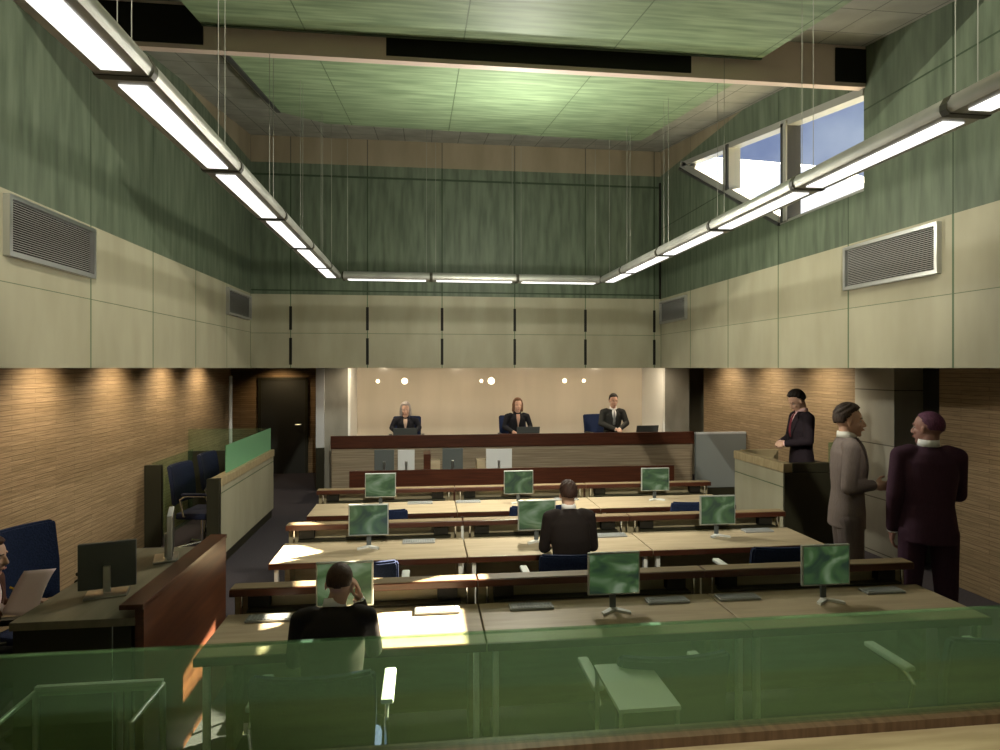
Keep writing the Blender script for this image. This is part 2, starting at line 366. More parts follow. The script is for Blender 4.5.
pole = obj('door_edge_rail', tube(B(), (-3.20, 10.9, 0), (-3.20, 10.9, 2.02), .028), M_paint_col, smooth='auto')
tag(pole, 'slim pale metal pole standing behind the left dock near the dark door', 'pole')
struct('trim_5', bx(B(), -1.90, -1.76, 11.35, 11.5, .75, H+.15), M_paint_col)
struct('trim_6', bx(B(), -1.90, -1.76, 11.35, 11.5, 0, .75), M_black_finish_shade)
struct('wall_bench_left', bx(B(), -1.76, -1.36, 11.4, 13.45, 0, H+.15), M_concrete)
struct('wall_back', bx(B(), -1.76, 4.9, 12.6, 12.75, 0, H+.15), M_warm)
struct('wall_bench_right', bx(B(), 4.50, 4.98, 11.45, 12.6, 0, H+.15), M_concrete)
struct('trim_7', bx(B(), 4.46, 4.50, 11.45, 12.6, .5, H+.15), M_white)
struct('trim_8', bx(B(), -1.36, -1.32, 11.45, 12.6, .5, H+.15), M_white)
struct('wall_back_right', bx(B(), 4.98, WR+1.4, 12.2, 12.35, 0, H+.15), M_beige_x)
struct('wall_right', bx(B(), WR, WR+.15, 7.04, 11.3, 0, H+.15), M_side_y)
struct('wall_right.001', bx(B(), WR, WR+.15, Y0, 5.84, 0, H+.15), M_side_y)
struct('wall_right_column', bx(B(), WR-.05, WR+.4, 6.40, 7.04, 0, H+.15),
       add_seams(noise_mat('concrete column', (.34, .325, .27), (.40, .385, .32), (1, 1, .4), 4, 7, .7), [('Z', .62, .66, .012)], (.12, .115, .09)))
struct('door_2', bx(B(), WR+.3, WR+.36, 5.7, 6.5, 0, H+.15), M_door)
struct('wall_right_jamb', bx(B(), WR+.15, WR+.4, 5.7, 5.84, 0, H+.15), M_black_finish_shade)
struct('wall_right_return', bx(B(), WR+.15, WR+1.3, 11.3, 11.4, 0, H+.15), M_side_x)

struct('wall_right_recess', bx(B(), WR+1.2, WR+1.35, 11.3, 12.4, 0, H+.15), M_side_y)
# lamps of the lower level (recessed downlights washing the timber walls and the judges' panel)
for i, y in enumerate((4.6, 5.9, 7.2, 8.5, 9.8)):
    l_ = light('wall_washer', 'SPOT', (WL+.45, y, H+.12), 55, (1, .80, .54), shadow_soft_size=.03, spot_size=2.2, spot_blend=1); aim(l_, (-.5, 0, -1))
for i, y in enumerate((4.2, 7.6, 8.9, 10.2)):
    l_ = light('wall_washer', 'SPOT', (WR-.6, y, H+.12), 60, (1, .85, .62), shadow_soft_size=.03, spot_size=2.3, spot_blend=1); aim(l_, (.6, 0, -1))
for i, x in enumerate((-.9, .7, 2.3, 3.9)):
    l_ = light('bench_washer', 'SPOT', (x, 11.0, H+.09), 50, (1, .83, .60), shadow_soft_size=.05, spot_size=2.7, spot_blend=.6); aim(l_, (0, .55, -1))
l_ = light('door_washer', 'SPOT', (-2.9, 12.8, H+.09), 30, (1, .72, .4), shadow_soft_size=.03, spot_size=2.2, spot_blend=.8); aim(l_, (0, .3, -1))
M_glow = mat('warm lamp reflection', (.9, .8, .6), .4, emit=(1, .86, .6), es=3)  # glowing discs stand in for lamp reflections in the glossy panel
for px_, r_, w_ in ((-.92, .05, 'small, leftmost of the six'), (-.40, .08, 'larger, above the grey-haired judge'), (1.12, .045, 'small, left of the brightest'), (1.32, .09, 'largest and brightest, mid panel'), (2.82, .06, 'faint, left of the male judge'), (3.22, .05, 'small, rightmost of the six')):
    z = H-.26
    t = thing('lamp_reflection', 'round glowing disc as lamp reflection on the panel, ' + w_, 'reflection', (px_, 12.598, z), 0, 'round warm lamps behind the judges')
    obj('reflection_rim', tube(B(), (0, -.02, 0), (0, 0, 0), r_*.9, seg=24), M_warm, t)
    obj('reflection_glow', ell(B(), (0, -.022, 0), (r_*.75, .012, r_*.75)), M_glow, t, smooth=True)

# ---------------------------------------------------------------- suspended linear lights
def ceil_z(x, y):
    if y < YF: return HT-.05
    if 4.98 <= y <= 5.05: return H+2.40
    if -1.65 < x < 2.76 and YF < y < 4.9: return hr(y)
    if -1.65 < x < 2.87 and 5.2 < y < 7.9: return hr(y)
    return hc(y)
M_wire = mat('pale steel wire', (.24, .245, .21), .5, metal=.2)
FZ = H+1.15
def prof(s):     # across section (u, z): flat underside, rounded flank on the inner side s
    return [(-.10, .0), (.10, 0), (.112, .02), (.112, .045), (.092, .08), (.05, .10), (-.05, .10), (-.10, .07), (-.108, .02)]
def run(label, p, q, side, wires=True):
    p, q = Vector(p), Vector(q); d = (q-p); L = d.length; ang = math.atan2(d.y, d.x)
    t = thing('linear_light', label, 'ceiling light', (p.x, p.y, FZ), ang, 'suspended linear light segments')
    bm = B(); g = .012
    prism(bm, [(g, u*side, z) for u, z in prof(1)], (L-2*g, 0, 0)); o = obj('housing', bm, M_alu, t, smooth='auto')
    obj('lens', bx(B(), .07, L-.07, -.055, .055, -.006, .012), M_lens, t)
    bm = B(); prism(bm, [(0, u*1.06*side, z*1.06-.004) for u, z in prof(1)], (g*1.6, 0, 0))
    obj('joint_bracket', bm, M_black_finish_shade, t); bm = B()
    prism(bm, [(L-g*1.6, u*1.06*side, z*1.06-.004) for u, z in prof(1)], (g*1.6, 0, 0)); obj('joint_bracket', bm, M_black_finish_shade, t)
    n_ = d.normalized(); 
    for a in (.06, L-.06):
        w_ = p+n_*a; top = ceil_z(w_.x, w_.y)-FZ
        obj('suspension_wire', tube(B(), (a, 0, .095), (a, 0, top), .0022, seg=6), M_wire, t)
FX0, FX1, FYB = -1.18, 2.45, 8.36
ords = ['nearest the camera', 'second from the camera', 'third from the camera', 'fourth from the camera', 'fifth from the camera', 'sixth, before the back corner', 'last, at the back corner']
ys = [.25, 1.45, 2.65, 3.85, 5.05, 6.25, 7.45, FYB-.1]
for i in range(1, 7): run('white glowing linear light hung over the left side, ' + ords[i-1], (FX0, ys[i], 0), (FX0, ys[i+1], 0), -1)
for i in range(1, 7): run('white glowing linear light hung over the right side, ' + ords[i-1], (FX1, ys[i]-.05, 0), (FX1, ys[i+1]-(.05 if i < 6 else 0), 0), 1)
for i in range(3): run('glowing linear light across the far end, ' + ['left', 'middle', 'right'][i]+' of the three', (FX0+.12+1.14*i, FYB, 0), (FX0+.12+1.14*(i+1), FYB, 0), -1)

# ---------------------------------------------------------------- desks
def make_desk():
    t = thing('courtroom_desk', '', 'desk', (0, 0, 0), 0, 'courtroom desks in three rows'); W = 1.434
    obj('tabletop', bx(B(), .003, W-.003, 0, .54, .70, .74, .004), M_desk, t)
    obj('front_edge', bx(B(), .003, W-.003, -.012, -.0005, .698, .738), M_red, t, label='dark red edging strip')
    for x in (.035, W-.065): obj('leg', bx(B(), x, x+.03, .02, .06, 0, .70, .004), M_white, t, label='white square front leg')
    for x in (.02, W-.06): obj('rear_support', bx(B(), x, x+.04, .44, .635, 0, .70), M_desk_panel, t)
    obj('modesty_panel', bx(B(), .01, W-.01, .64, .665, .06, .83), M_desk_panel, t)
    obj('shelf', bx(B(), .0, W, .56, .67, .83, .872, .004), M_red, t, label='raised dark red shelf along the back')
    obj('shelf_top', bx(B(), .006, W-.006, .568, .665, .8725, .876), M_shelf, t, label='brown inlay on the raised shelf')
    for x in (.06, W-.06): obj('shelf_post', tube(B(), (x, .60, .70), (x, .60, .83), .008), M_chrome, t, smooth='auto')
    for x in (.10, W-.24): obj('socket_box', bx(B(), x, x+.12, .58, .64, .76, .829), M_black, t)
    obj('cable_tray', bx(B(), .1, W-.1, .55, .62, .741, .752), M_black_finish_shade, t)
    return t
RY = [3.22, 4.70, 6.17]; DX = [-1.12, .316, 1.752]
rown = ['front row', 'middle row', 'back row']
coln = ['left', 'centre', 'right']
d0 = make_desk()
for r in range(3):
    for c in range(3):
        lab = 'pale timber desk with raised dark red shelf, %s desk of the %s' % (coln[c], rown[r])
        if r == c == 0: d0.location = (DX[0], RY[0], 0); d0['label'] = lab
        else: dup(d0, (DX[c], RY[r], 0), 0, lab)

# monitors (front faces -Y locally)
def make_monitor(scr, w=.31, h=.245):
    t = thing('computer_monitor', '', 'monitor', (0, 0, 0), 0, 'monitors on the desks')
    zb = .095
    obj('casing', bx(B(), -w/2, w/2, .0, .022, zb, zb+h, .004), M_bezel, t)
    obj('screen', bx(B(), -w/2+.009, w/2-.009, -.0015, .001, zb+.009, zb+h-.009), scr, t)
    obj('stand_neck', bx(B(), -.018, .018, .024, .04, .012, zb+.06, .003), M_back, t)
    bm = B()
    for s in (-1, 1): prism(bm, [(s*.0, -.005, .0), (s*.0, .045, .0), (s*.085, -.035, .0), (s*.08, -.065, .0)], (0, 0, .013))
    obj('stand_foot', bm, M_bezel2, t, label='v-shaped chrome foot')
    return t
M0 = [make_monitor(s) for s in M_screens]
mons = [(-.44, 0, 1, 'before the front row man, leftmost in the front row'), (1.09, 0, 2, 'centre of the front row, tilted shape on its screen'), (2.41, 0, 0, 'right end of the front row'),
        (-.44, 1, 0, 'left end of the middle row'), (.90, 1, 1, 'half hidden by the middle row man'), (2.44, 1, 0, 'right end of the middle row'),
        (-.45, 2, 1, 'left end of the back row'), (.97, 2, 0, 'centre of the back row'), (2.45, 2, 2, 'right end of the back row')]
used = set()
for x, r, k, lab in mons:
    lab = 'silver monitor with green screen, ' + lab
    loc = (x, RY[r]+.33, .7405)
    if k not in used: M0[k].location = loc; M0[k]['label'] = lab; used.add(k)
    else: dup(M0[k], loc, 0, lab)

# keyboards pushed back beside the monitors
def make_kb():
    t = thing('keyboard', '', 'keyboard', (0, 0, 0), 0, 'keyboards lying on the desks')
    obj('case', bx(B(), -.13, .13, -.045, .045, 0, .014, .004), mat('pale grey keyboard shell', (.33, .34, .34), .4), t)
    bm = B()
    for i in range(5):
        for j in range(13): bx(bm, -.122+j*.0188, -.122+j*.0188+.015, -.038+i*.0156, -.038+i*.0156+.012, .0138, .018)
    k = obj('keys', bm, mat('grey keys', (.26, .27, .27), .5), t); k['kind'] = 'stuff'
    return t
kb = make_kb(); first = True
for r, xs in ((0, ((-.86, 'left of the front row man'), (.07, 'right of the front row man'), (.62, 'left of the centre front row monitor'), (1.45, 'right of the centre front row monitor'), (1.90, 'second left of the right front row monitor'), (2.86, 'right end of the front row'))),
              (1, ((-.05, 'beside the left middle row monitor'), (1.55, 'right of the middle row man'), (2.85, 'right end of the middle row'))),
              (2, ((-.05, 'beside the left back row monitor'), (.45, 'left of the centre back row monitor'), (1.5, 'right of the centre back row monitor')))):
    for x, lab in xs:
        lab = 'flat pale grey keyboard on the desk, ' + lab; loc = (x, RY[r]+.44, .7405)
        if first: kb.location = loc; kb['label'] = lab; first = False
        else: dup(kb, loc, 0, lab)

# ---------------------------------------------------------------- chairs (local: faces +Y)
def make_chair(name, label, fab, pad, seat=.47, top=.92, metal=M_chrome, width=.5, group=None):
    t = thing(name, label, 'chair', (0, 0, 0), 0, group); hw = width/2
    obj('seat', bx(B(), -hw, hw, -.2, .24, seat-.08, seat, .025), fab, t, smooth='auto')
    bm = B(); rows = []
    n = 8
    for i in range(n+1):                       # gently curved back
        u = -1+2*i/n; rows.append((u*hw, -.24+.045*(u*u)))
    for zz in (seat+.10, top):
        pass
    vs = {}
    for k, (dz, lean) in enumerate(((seat+.08, 0), ((seat+top)/2+.03, -.015), (top-.03, -.05), (top, -.055))):
        for i, (x, y) in enumerate(rows):
            sx = x*(.96 if k in (0, 3) else 1)
            vs[k, i, 0] = bm.verts.new((sx, y+lean, dz)); vs[k, i, 1] = bm.verts.new((sx, y+lean-.05, dz))
    for k in range(3):
        for i in range(n):
            bm.faces.new((vs[k, i, 0], vs[k, i+1, 0], vs[k+1, i+1, 0], vs[k+1, i, 0])); bm.faces.new((vs[k, i, 1], vs[k+1, i, 1], vs[k+1, i+1, 1], vs[k, i+1, 1]))
        for i in (0, n): bm.faces.new((vs[k, i, 0], vs[k+1, i, 0], vs[k+1, i, 1], vs[k, i, 1]))
    for k in (0, 3):
        for i in range(n): bm.faces.new((vs[k, i, 0], vs[k, i+1, 0], vs[k, i+1, 1], vs[k, i, 1]))
    bmesh.ops.recalc_face_normals(bm, faces=bm.faces)
    bmesh.ops.bevel(bm, geom=[e for e in bm.edges if len(e.link_faces) == 2 and e.calc_face_angle(0) > .9], offset=.012, segments=2, affect='EDGES')
    obj('backrest', bm, fab, t, smooth='auto')
    for s in (-1, 1):
        x = s*(hw+.035)
        a = obj('armrest', path(B(), [(s*hw*.8, -.05, seat-.05), (x, -.08, seat-.03), (x, -.12, seat+.16), (x, -.06, seat+.20), (x, .16, seat+.20)], .011), metal, t, smooth='auto')
        obj('arm_pad', bx(B(), x-.028, x+.028, -.1, .20, seat+.208, seat+.235, .01), pad, a, smooth='auto')
    bm = B(); tube(bm, (0, 0, .09), (0, 0, seat-.08), .025); obj('gas_column', bm, metal, t, smooth='auto')
    bm = B()
    for k in range(5):
        a = 2*PI*k/5+.3; path(bm, [(0, 0, .09), (math.cos(a)*.27, math.sin(a)*.27, .06)], .016)
    obj('star_base', bm, metal, t, smooth='auto')
    for k in range(5):
        a = 2*PI*k/5+.3; c = (math.cos(a)*.27, math.sin(a)*.27)
        obj('castor', tube(B(), (c[0]-.012, c[1], .028), (c[0]+.012, c[1], .028), .0275, seg=14), M_black, t, smooth='auto')
    return t
ch = make_chair('office_chair', '', M_blue, M_white_pad, group='navy chairs at the three desk rows')
chairs = [(-.45, 0, 'under the front row man, seen through the glass'), (1.07, 0, 'centre of the front row, seen through the glass'), (2.62, 0, 'right end of the front row, seen through the glass'),
          (-.42, 1, 'left end of the middle row'), (1.0, 1, 'under the middle row man'), (2.48, 1, 'right end of the middle row'),
          (-.40, 2, 'left end of the back row'), (1.0, 2, 'centre of the back row'), (2.5, 2, 'right end of the back row')]
for i, (x, r, lab) in enumerate(chairs):
    lab = 'navy chair with pale arm pads, ' + lab; loc = (x, RY[r]-.33, 0)
    if i == 0: ch.location = loc; ch['label'] = lab
    else: dup(ch, loc, 0, lab)
jc = make_chair('office_chair', 'royal blue chair behind the grey-haired judge', M_blue, M_black_finish_shade, seat=.45, top=.98, metal=M_black_finish_shade, group='judges chairs')
jc.location = (-.32, 11.22, .30); jc.rotation_euler = (0, 0, PI)
dup(jc, (1.62, 11.22, .30), PI+.1, 'royal blue chair behind the brown-haired judge')
dup(jc, (3.25, 11.32, .30), PI+.25, 'navy chair beside the male judge in a dark suit')
wc = make_chair('office_chair', 'navy chair with dark arm beside the timber wall, left of the counter', M_blue, M_black_finish_shade, seat=.5, top=1.1, metal=M_black_finish_shade)
wc.location = (-2.40, 4.40, 0); wc.rotation_euler = (0, 0, -PI/2-.35)
dc = make_chair('office_chair', 'near black chair with chrome arms in the left dock, nearer one', M_navy, M_navy, seat=.48, top=1.02, group='dark chairs in the left dock')
dc.location = (-2.62, 7.85, .0); dc.rotation_euler = (0, 0, -PI/2-.15)
dup(dc, (-2.62, 8.8, 0), -PI/2-.1, 'near black chair with chrome arms in the left dock, farther one')

# ---------------------------------------------------------------- judges' bench, clerk's desk
t = thing('judges_bench', 'long judges bench with dark red top band and grained timber front', 'bench', (1.58, 10.6, 0))
obj('front_panel', bx(B(), -3.10, 3.10, .03, .07, 0, .82), M_benchfront, t)
obj('top_band', bx(B(), -3.12, 3.12, 0, .05, .82, 1.03, .005), M_red, t, label='dark red upstand band')
obj('worktop', bx(B(), -3.10, 3.10, .05, .48, .94, .97), M_red, t)
for s in (-1, 1): obj('end_panel', bx(B(), s*3.10-.02, s*3.10+.02, .07, .47, 0, .94), M_benchfront, t)
tag(obj('platform', bx(B(), -1.3, 4.4, 11.09, 12.58, 0, .30), M_floor), 'raised carpeted platform behind the judges bench', 'platform')
for x, lab in ((-.33, 'in front of the grey-haired judge'), (1.78, 'in front of the brown-haired judge'), (3.92, 'right of the male judge')):
    t = thing('laptop', 'dark open laptop on the judges bench, ' + lab, 'laptop', (x, 10.80, .971), 0, 'laptops on the judges bench')
    obj('keyboard_deck', bx(B(), -.19, .19, .03, .22, 0, .015), M_back, t)
    bm = B(); prism(bm, [(-.2, .02, .012), (.2, .02, .012), (.2, -.03, .16), (-.2, -.03, .16)], (0, .008, .002)); obj('lid', bm, M_back, t)
t = thing('clerk_desk', 'low dark red clerks desk in front of the judges bench', 'desk', (1.30, 8.9, 0))
obj('front_panel', bx(B(), -2.34, 2.34, 0, .04, 0, .72), M_red, t)
obj('worktop', bx(B(), -2.34, 2.34, .04, .75, .57, .61), M_desk, t)
for s in (-1, 1): obj('end_panel', bx(B(), s*2.32-.02, s*2.32+.02, .04, .75, 0, .57), M_red, t)
obj('divider', bx(B(), -1.32, -1.22, .06, .5, .61, .93), M_red, t)
def back_monitor(label, x, y, z, w, h, m, rz, group='monitors on the clerks desk', flip=False):
    t = thing('computer_monitor', label, 'monitor', (x, y, z), rz, group)
    obj('casing', bx(B(), -w/2, w/2, 0, .03, .03, .03+h, .004), m, t)
    obj('screen', bx(B(), -w/2+.01, w/2-.01, .029, .0315, .045, .015+h), M_black, t)
    obj('stand_neck', bx(B(), -.018, .018, -.02, -.0005, .01, .03+h*.5, .004), M_steel, t)
    obj('stand_foot', bx(B(), -.1, .1, -.08, .06, 0, .012, .005), M_steel, t)
back_monitor('dark monitor seen from behind at the left of the clerks desk', -.58, 9.15, .6105, .28, .34, M_back, 0)
back_monitor('pale grey monitor angled beside the dark one on the clerks desk', -.27, 9.25, .6105, .24, .32, M_lback, .1)
back_monitor('dark grey monitor seen from behind, middle of the clerks desk', .40, 9.2, .6105, .30, .34, M_back, -.12)
back_monitor('pale monitor with a diagonal shade, right of the clerks desk', 1.08, 9.2, .6105, .38, .32, M_lback, -.1)
for x, w_, lab in ((.12, .2, 'left'), (.85, .18, 'right')):
    tag(obj('document_box', bx(B(), x-w_/2, x+w_/2, 9.3, 9.5, .6105, .79, .003), M_desk), 'cream document box on the clerks desk, %s of the middle monitor' % lab, 'box', 'document boxes on the clerks desk')
tag(obj('low_screen', bx(B(), 4.72, 5.19, 9.7, 9.76, .0, 1.12), M_greyp), 'blue grey low screen at the right end of the judges bench', 'screen') if False else None
t = thing('low_screen', 'blue grey low screen between the bench end and the timber wall', 'screen', (4.76, 9.74, 0))
obj('panel', bx(B(), -.42, .43, -.03, .03, .22, 1.08), M_greyp, t); obj('dark_base', bx(B(), -.42, .43, -.02, .02, 0, .22), M_black_finish_shade, t)  # dark strip at the bottom stands in for the panel's shadow
obj('top_rail', bx(B(), -.42, .43, -.035, .035, 1.08, 1.11), M_paint_col, t)

# ---------------------------------------------------------------- docks
t = thing('dock', 'left dock enclosure with cream front and end panels painted dark as shade', 'dock', (-2.18, 8.5, 0))
obj('front_panel', bx(B(), -.05, 0, -1.42, .95, .12, .87), beige('dock cream panel', [('Z', 50, .80, .012)]), t)
obj('front_cap', bx(B(), -.10, .012, -1.43, .96, .875, .97, .004), M_ledge, t)
obj('dark_base', bx(B(), -.05, -.02, -1.40, .93, 0, .12), M_black_finish_shade, t)
obj('end_post', bx(B(), -.12, .005, -1.50, -1.43, 0, .97), M_black_finish_shade, t, label='near end post, shade painted dark')  # shade of the near end put into the dark colour
obj('back_panel', bx(B(), -1.16, -.05, .90, .95, 0, .97), M_black_finish_shade, t)
obj('wall_end_post', bx(B(), -1.16, -.97, -.50, -.44, 0, .98), M_black_finish_shade, t, label='post against the timber wall, shade painted dark')  # dark colour in place of shade here too
obj('glass_screen', bx(B(), -.05, -.038, -1.10, .95, .965, 1.28), M_glass2, t, label='bright green glass screen')
obj('rear_glass', bx(B(), -1.16, -.06, .915, .927, .96, 1.28), M_clear, t, label='faint green rear glass')
obj('side_glass', bx(B(), -1.10, -1.09, -.44, .9, .0, 1.0), M_clear, t)
t = thing('witness_box', 'cream witness box, shaded sides painted black, on the right in front of the timber wall', 'witness box', (4.16, 6.7, 0))
obj('left_panel', bx(B(), -.43, -.36, -.49, .55, .10, 1.05), beige('witness box cream', [('Z', 50, .9, .01)]), t)
obj('left_cap', bx(B(), -.44, -.34, -.51, .56, 1.055, 1.15, .004), M_ledge, t)
obj('front_panel', bx(B(), -.43, .47, -.52, -.49, 0, 1.05), M_black_finish_shade, t, label='panel facing the desks, shade painted black')  # unlit near side of the cream box, its shade painted as black
obj('front_cap', bx(B(), -.34, .47, -.52, -.44, 1.055, 1.15), M_black_finish_shade, t)
obj('rear_panel', bx(B(), -.36, .1, .50, .55, 0, 1.16), M_ledge, t)
obj('right_panel', bx(B(), .43, .47, -.49, .55, 0, 1.05), M_black_finish_shade, t)
obj('box_floor', bx(B(), -.36, .43, -.49, .50, 0, .14), M_floor, t)
obj('glass_wing', bx(B(), .10, .26, -.47, -.458, 1.15, 1.36), M_glass, t)

# left counter
t = thing('counter', 'left counter with grey brown worktop and dark red side', 'counter', (-1.66, 3.24, 0))
obj('worktop', bx(B(), -.30, .27, 0, 1.25, .90, .94, .003), M_grey_top, t)
obj('front_panel', bx(B(), -.29, .24, .015, .04, 0, .90), M_black_finish_shade, t)  # black colour stands in for shade on the counter front
obj('side_panel', bx(B(), .265, .305, .0, 1.27, 0, .985), M_red_y, t, label='tall dark red side panel')
obj('side_cap', bx(B(), .20, .31, -.02, 1.28, .985, 1.01, .003), M_red, t)
obj('cupboard_seam', bx(B(), .155, .158, .010, .015, 0, .90), M_white_pad, t)
obj('rear_panel', bx(B(), -.29, .265, 1.2, 1.23, 0, .90), M_black_finish_shade, t)
back_monitor('wide dark grey monitor seen from behind on the left counter', -1.69, 3.60, .9405, .27, .245, M_back, .3, None)
back_monitor('slim monitor seen edge on at the far end of the left counter', -1.62, 4.22, .9405, .30, .27, M_lback, -1.25, None)

# glass balustrade of the public gallery
YG = 1.9; zt = H-.422*YG; zb = H-.600*YG
t = thing('glass_balustrade', 'green tinted glass balustrade across the bottom of the view', 'balustrade', (.6, YG, 0))
obj('glass_panel', bx(B(), -3.94, 4.54, -.006, .006, zb-.03, zt), M_glass, t)
obj('top_edge', bx(B(), -3.94, 4.54, -.010, .010, zt, zt+.003), M_glass, t)
obj('channel', bx(B(), -3.94, 4.54, -.035, .035, zb-.10, zb), M_ledge_dark, t, label='ribbed dark walnut channel')
obj('ledge', bx(B(), -3.94, 4.54, -.40, -.036, zb-.08, zb-.03), M_ledge, t, label='pale timber ledge')
obj('parapet', bx(B(), -3.94, 4.54, -.08, .02, 0, zb-.10), M_desk_panel, t)
struct('floor_reflector', bx(B(), WL, WR, Y0, YG-.09, .45, .55), noise_mat('pale reflector floor', (.30, .29, .24), (.38, .37, .31), (1, 1, 1), 40, 4, .9))  # added unseen floor, pale so that the glass reflects it
# steel frames standing in for furniture reflected in the glass
t = thing('reflected_frame_table', 'narrow steel frame standing in for a table reflected in the glass, lower left', 'table', (-1.40, 2.78, 0))
bm = B(); path(bm, [(-.27, .16, 0), (-.27, .16, .74), (-.26, .16, .75), (.07, .16, .75), (.07, .16, 0)], .013); path(bm, [(.105, .16, 0), (.105, .16, .75), (.25, .16, .75), (.25, .16, 0)], .013)
obj('reflected_rear_frame', bm, M_steel, t, smooth='auto')
bm = B(); path(bm, [(-.27, -.14, 0), (-.27, -.14, .75), (-.27, .16, .75)], .011); path(bm, [(.25, -.14, 0), (.25, -.14, .75), (.25, .16, .75)], .011); obj('reflected_front_leg_frame', bm, M_steel, t, smooth='auto')
obj('glass_top', bx(B(), -.26, .24, -.13, .15, .755, .765), M_clear, t)
obj('crossbar', bx(B(), -.27, .25, .148, .172, .735, .775), M_white_pad, t)
t = thing('reflected_console', 'small pale topped frame standing in for a table reflected before the centre desk', 'table', (.86, 2.42, 0))
obj('tabletop', bx(B(), -.14, .10, -.14, .22, .86, .875), M_white_pad, t)
bm = B(); path(bm, [(-.13, .2, 0), (-.13, .2, .86)], .009); path(bm, [(.09, .2, 0), (.09, .2, .86)], .009); path(bm, [(-.13, -.13, 0), (-.13, -.13, .86)], .009); path(bm, [(.09, -.13, 0), (.09, -.13, .86)], .009)
obj('reflected_leg_frame', bm, M_steel, t, smooth='auto')

# ---------------------------------------------------------------- people
M_skin = noise_mat('skin', (.55, .33, .24), (.62, .39, .29), (1, 1, 1), 8, 3, .5, spec=.35)
M_skin_d = noise_mat('brown skin', (.30, .155, .13), (.36, .19, .16), (1, 1, 1), 8, 3, .5, spec=.35)
def cloth(name, c, c2=None): return noise_mat(name, c, c2 or tuple(v*1.25 for v in c), (60, 60, 4), 4, 3, .85, spec=.2, bump=.15)
def solid(name, bm, mt, parent, voxel=.009, smooth=4, label=None):
    o = obj(name, bm, mt, parent, label=label)
    m = o.modifiers.new('r', 'REMESH'); m.mode = 'VOXEL'; m.voxel_size = voxel; m.use_smooth_shade = True
    m2 = o.modifiers.new('s', 'SMOOTH'); m2.iterations = smooth; m2.factor = .5
    dg = bpy.context.evaluated_depsgraph_get(); me = bpy.data.meshes.new_from_object(o.evaluated_get(dg))
    o.modifiers.clear(); old = o.data; o.data = me; me.name = name; bpy.data.meshes.remove(old)
    for p in me.polygons: p.use_smooth = True
    return o
def hand(bm, w, d, n, s, curl=.5, side=1):
    """w wrist, d direction of fingers, n palm normal (the way fingers curl)"""
    d = Vector(d).normalized(); n = Vector(n); n = (n-d*n.dot(d)).normalized(); u = d.cross(n)*side
    w = Vector(w); R = Matrix((u, d, n)).transposed()
    ell(bm, w+d*.05*s, (.040*s, .052*s, .017*s), R, 14)
    cap(bm, w-d*.03*s, w+d*.03*s, .026*s, .026*s)
    for k, (off, L) in enumerate(((-.029, .068), (-.010, .078), (.010, .072), (.028, .056))):
        p = w+d*.088*s+u*off*s; ang = 0; dirv = d
        for j, f in enumerate((.45, .32, .23)):
            ang += curl*(.5+.25*j+.05*k); dirv = (d*math.cos(ang)+n*math.sin(ang)+u*off*1.5*(1-curl)).normalized(); q = p+dirv*L*f*s*1.1
            cap(bm, p, q, (.0092-.0008*j)*s, (.0086-.0008*j)*s, 8); p = q
    p = w+d*.03*s-u*.032*s; q = p+(d*.7-u*.75+n*.35).normalized()*.038*s; r = q+(d*.85-u*.15+n*.5).normalized()*.03*s
    cap(bm, p, q, .012*s, .0105*s, 8); cap(bm, q, r, .0105*s, .009*s, 8)
def headR(yaw, pitch): return Matrix.Rotation(yaw, 3, 'Z') @ Matrix.Rotation(pitch, 3, 'X')
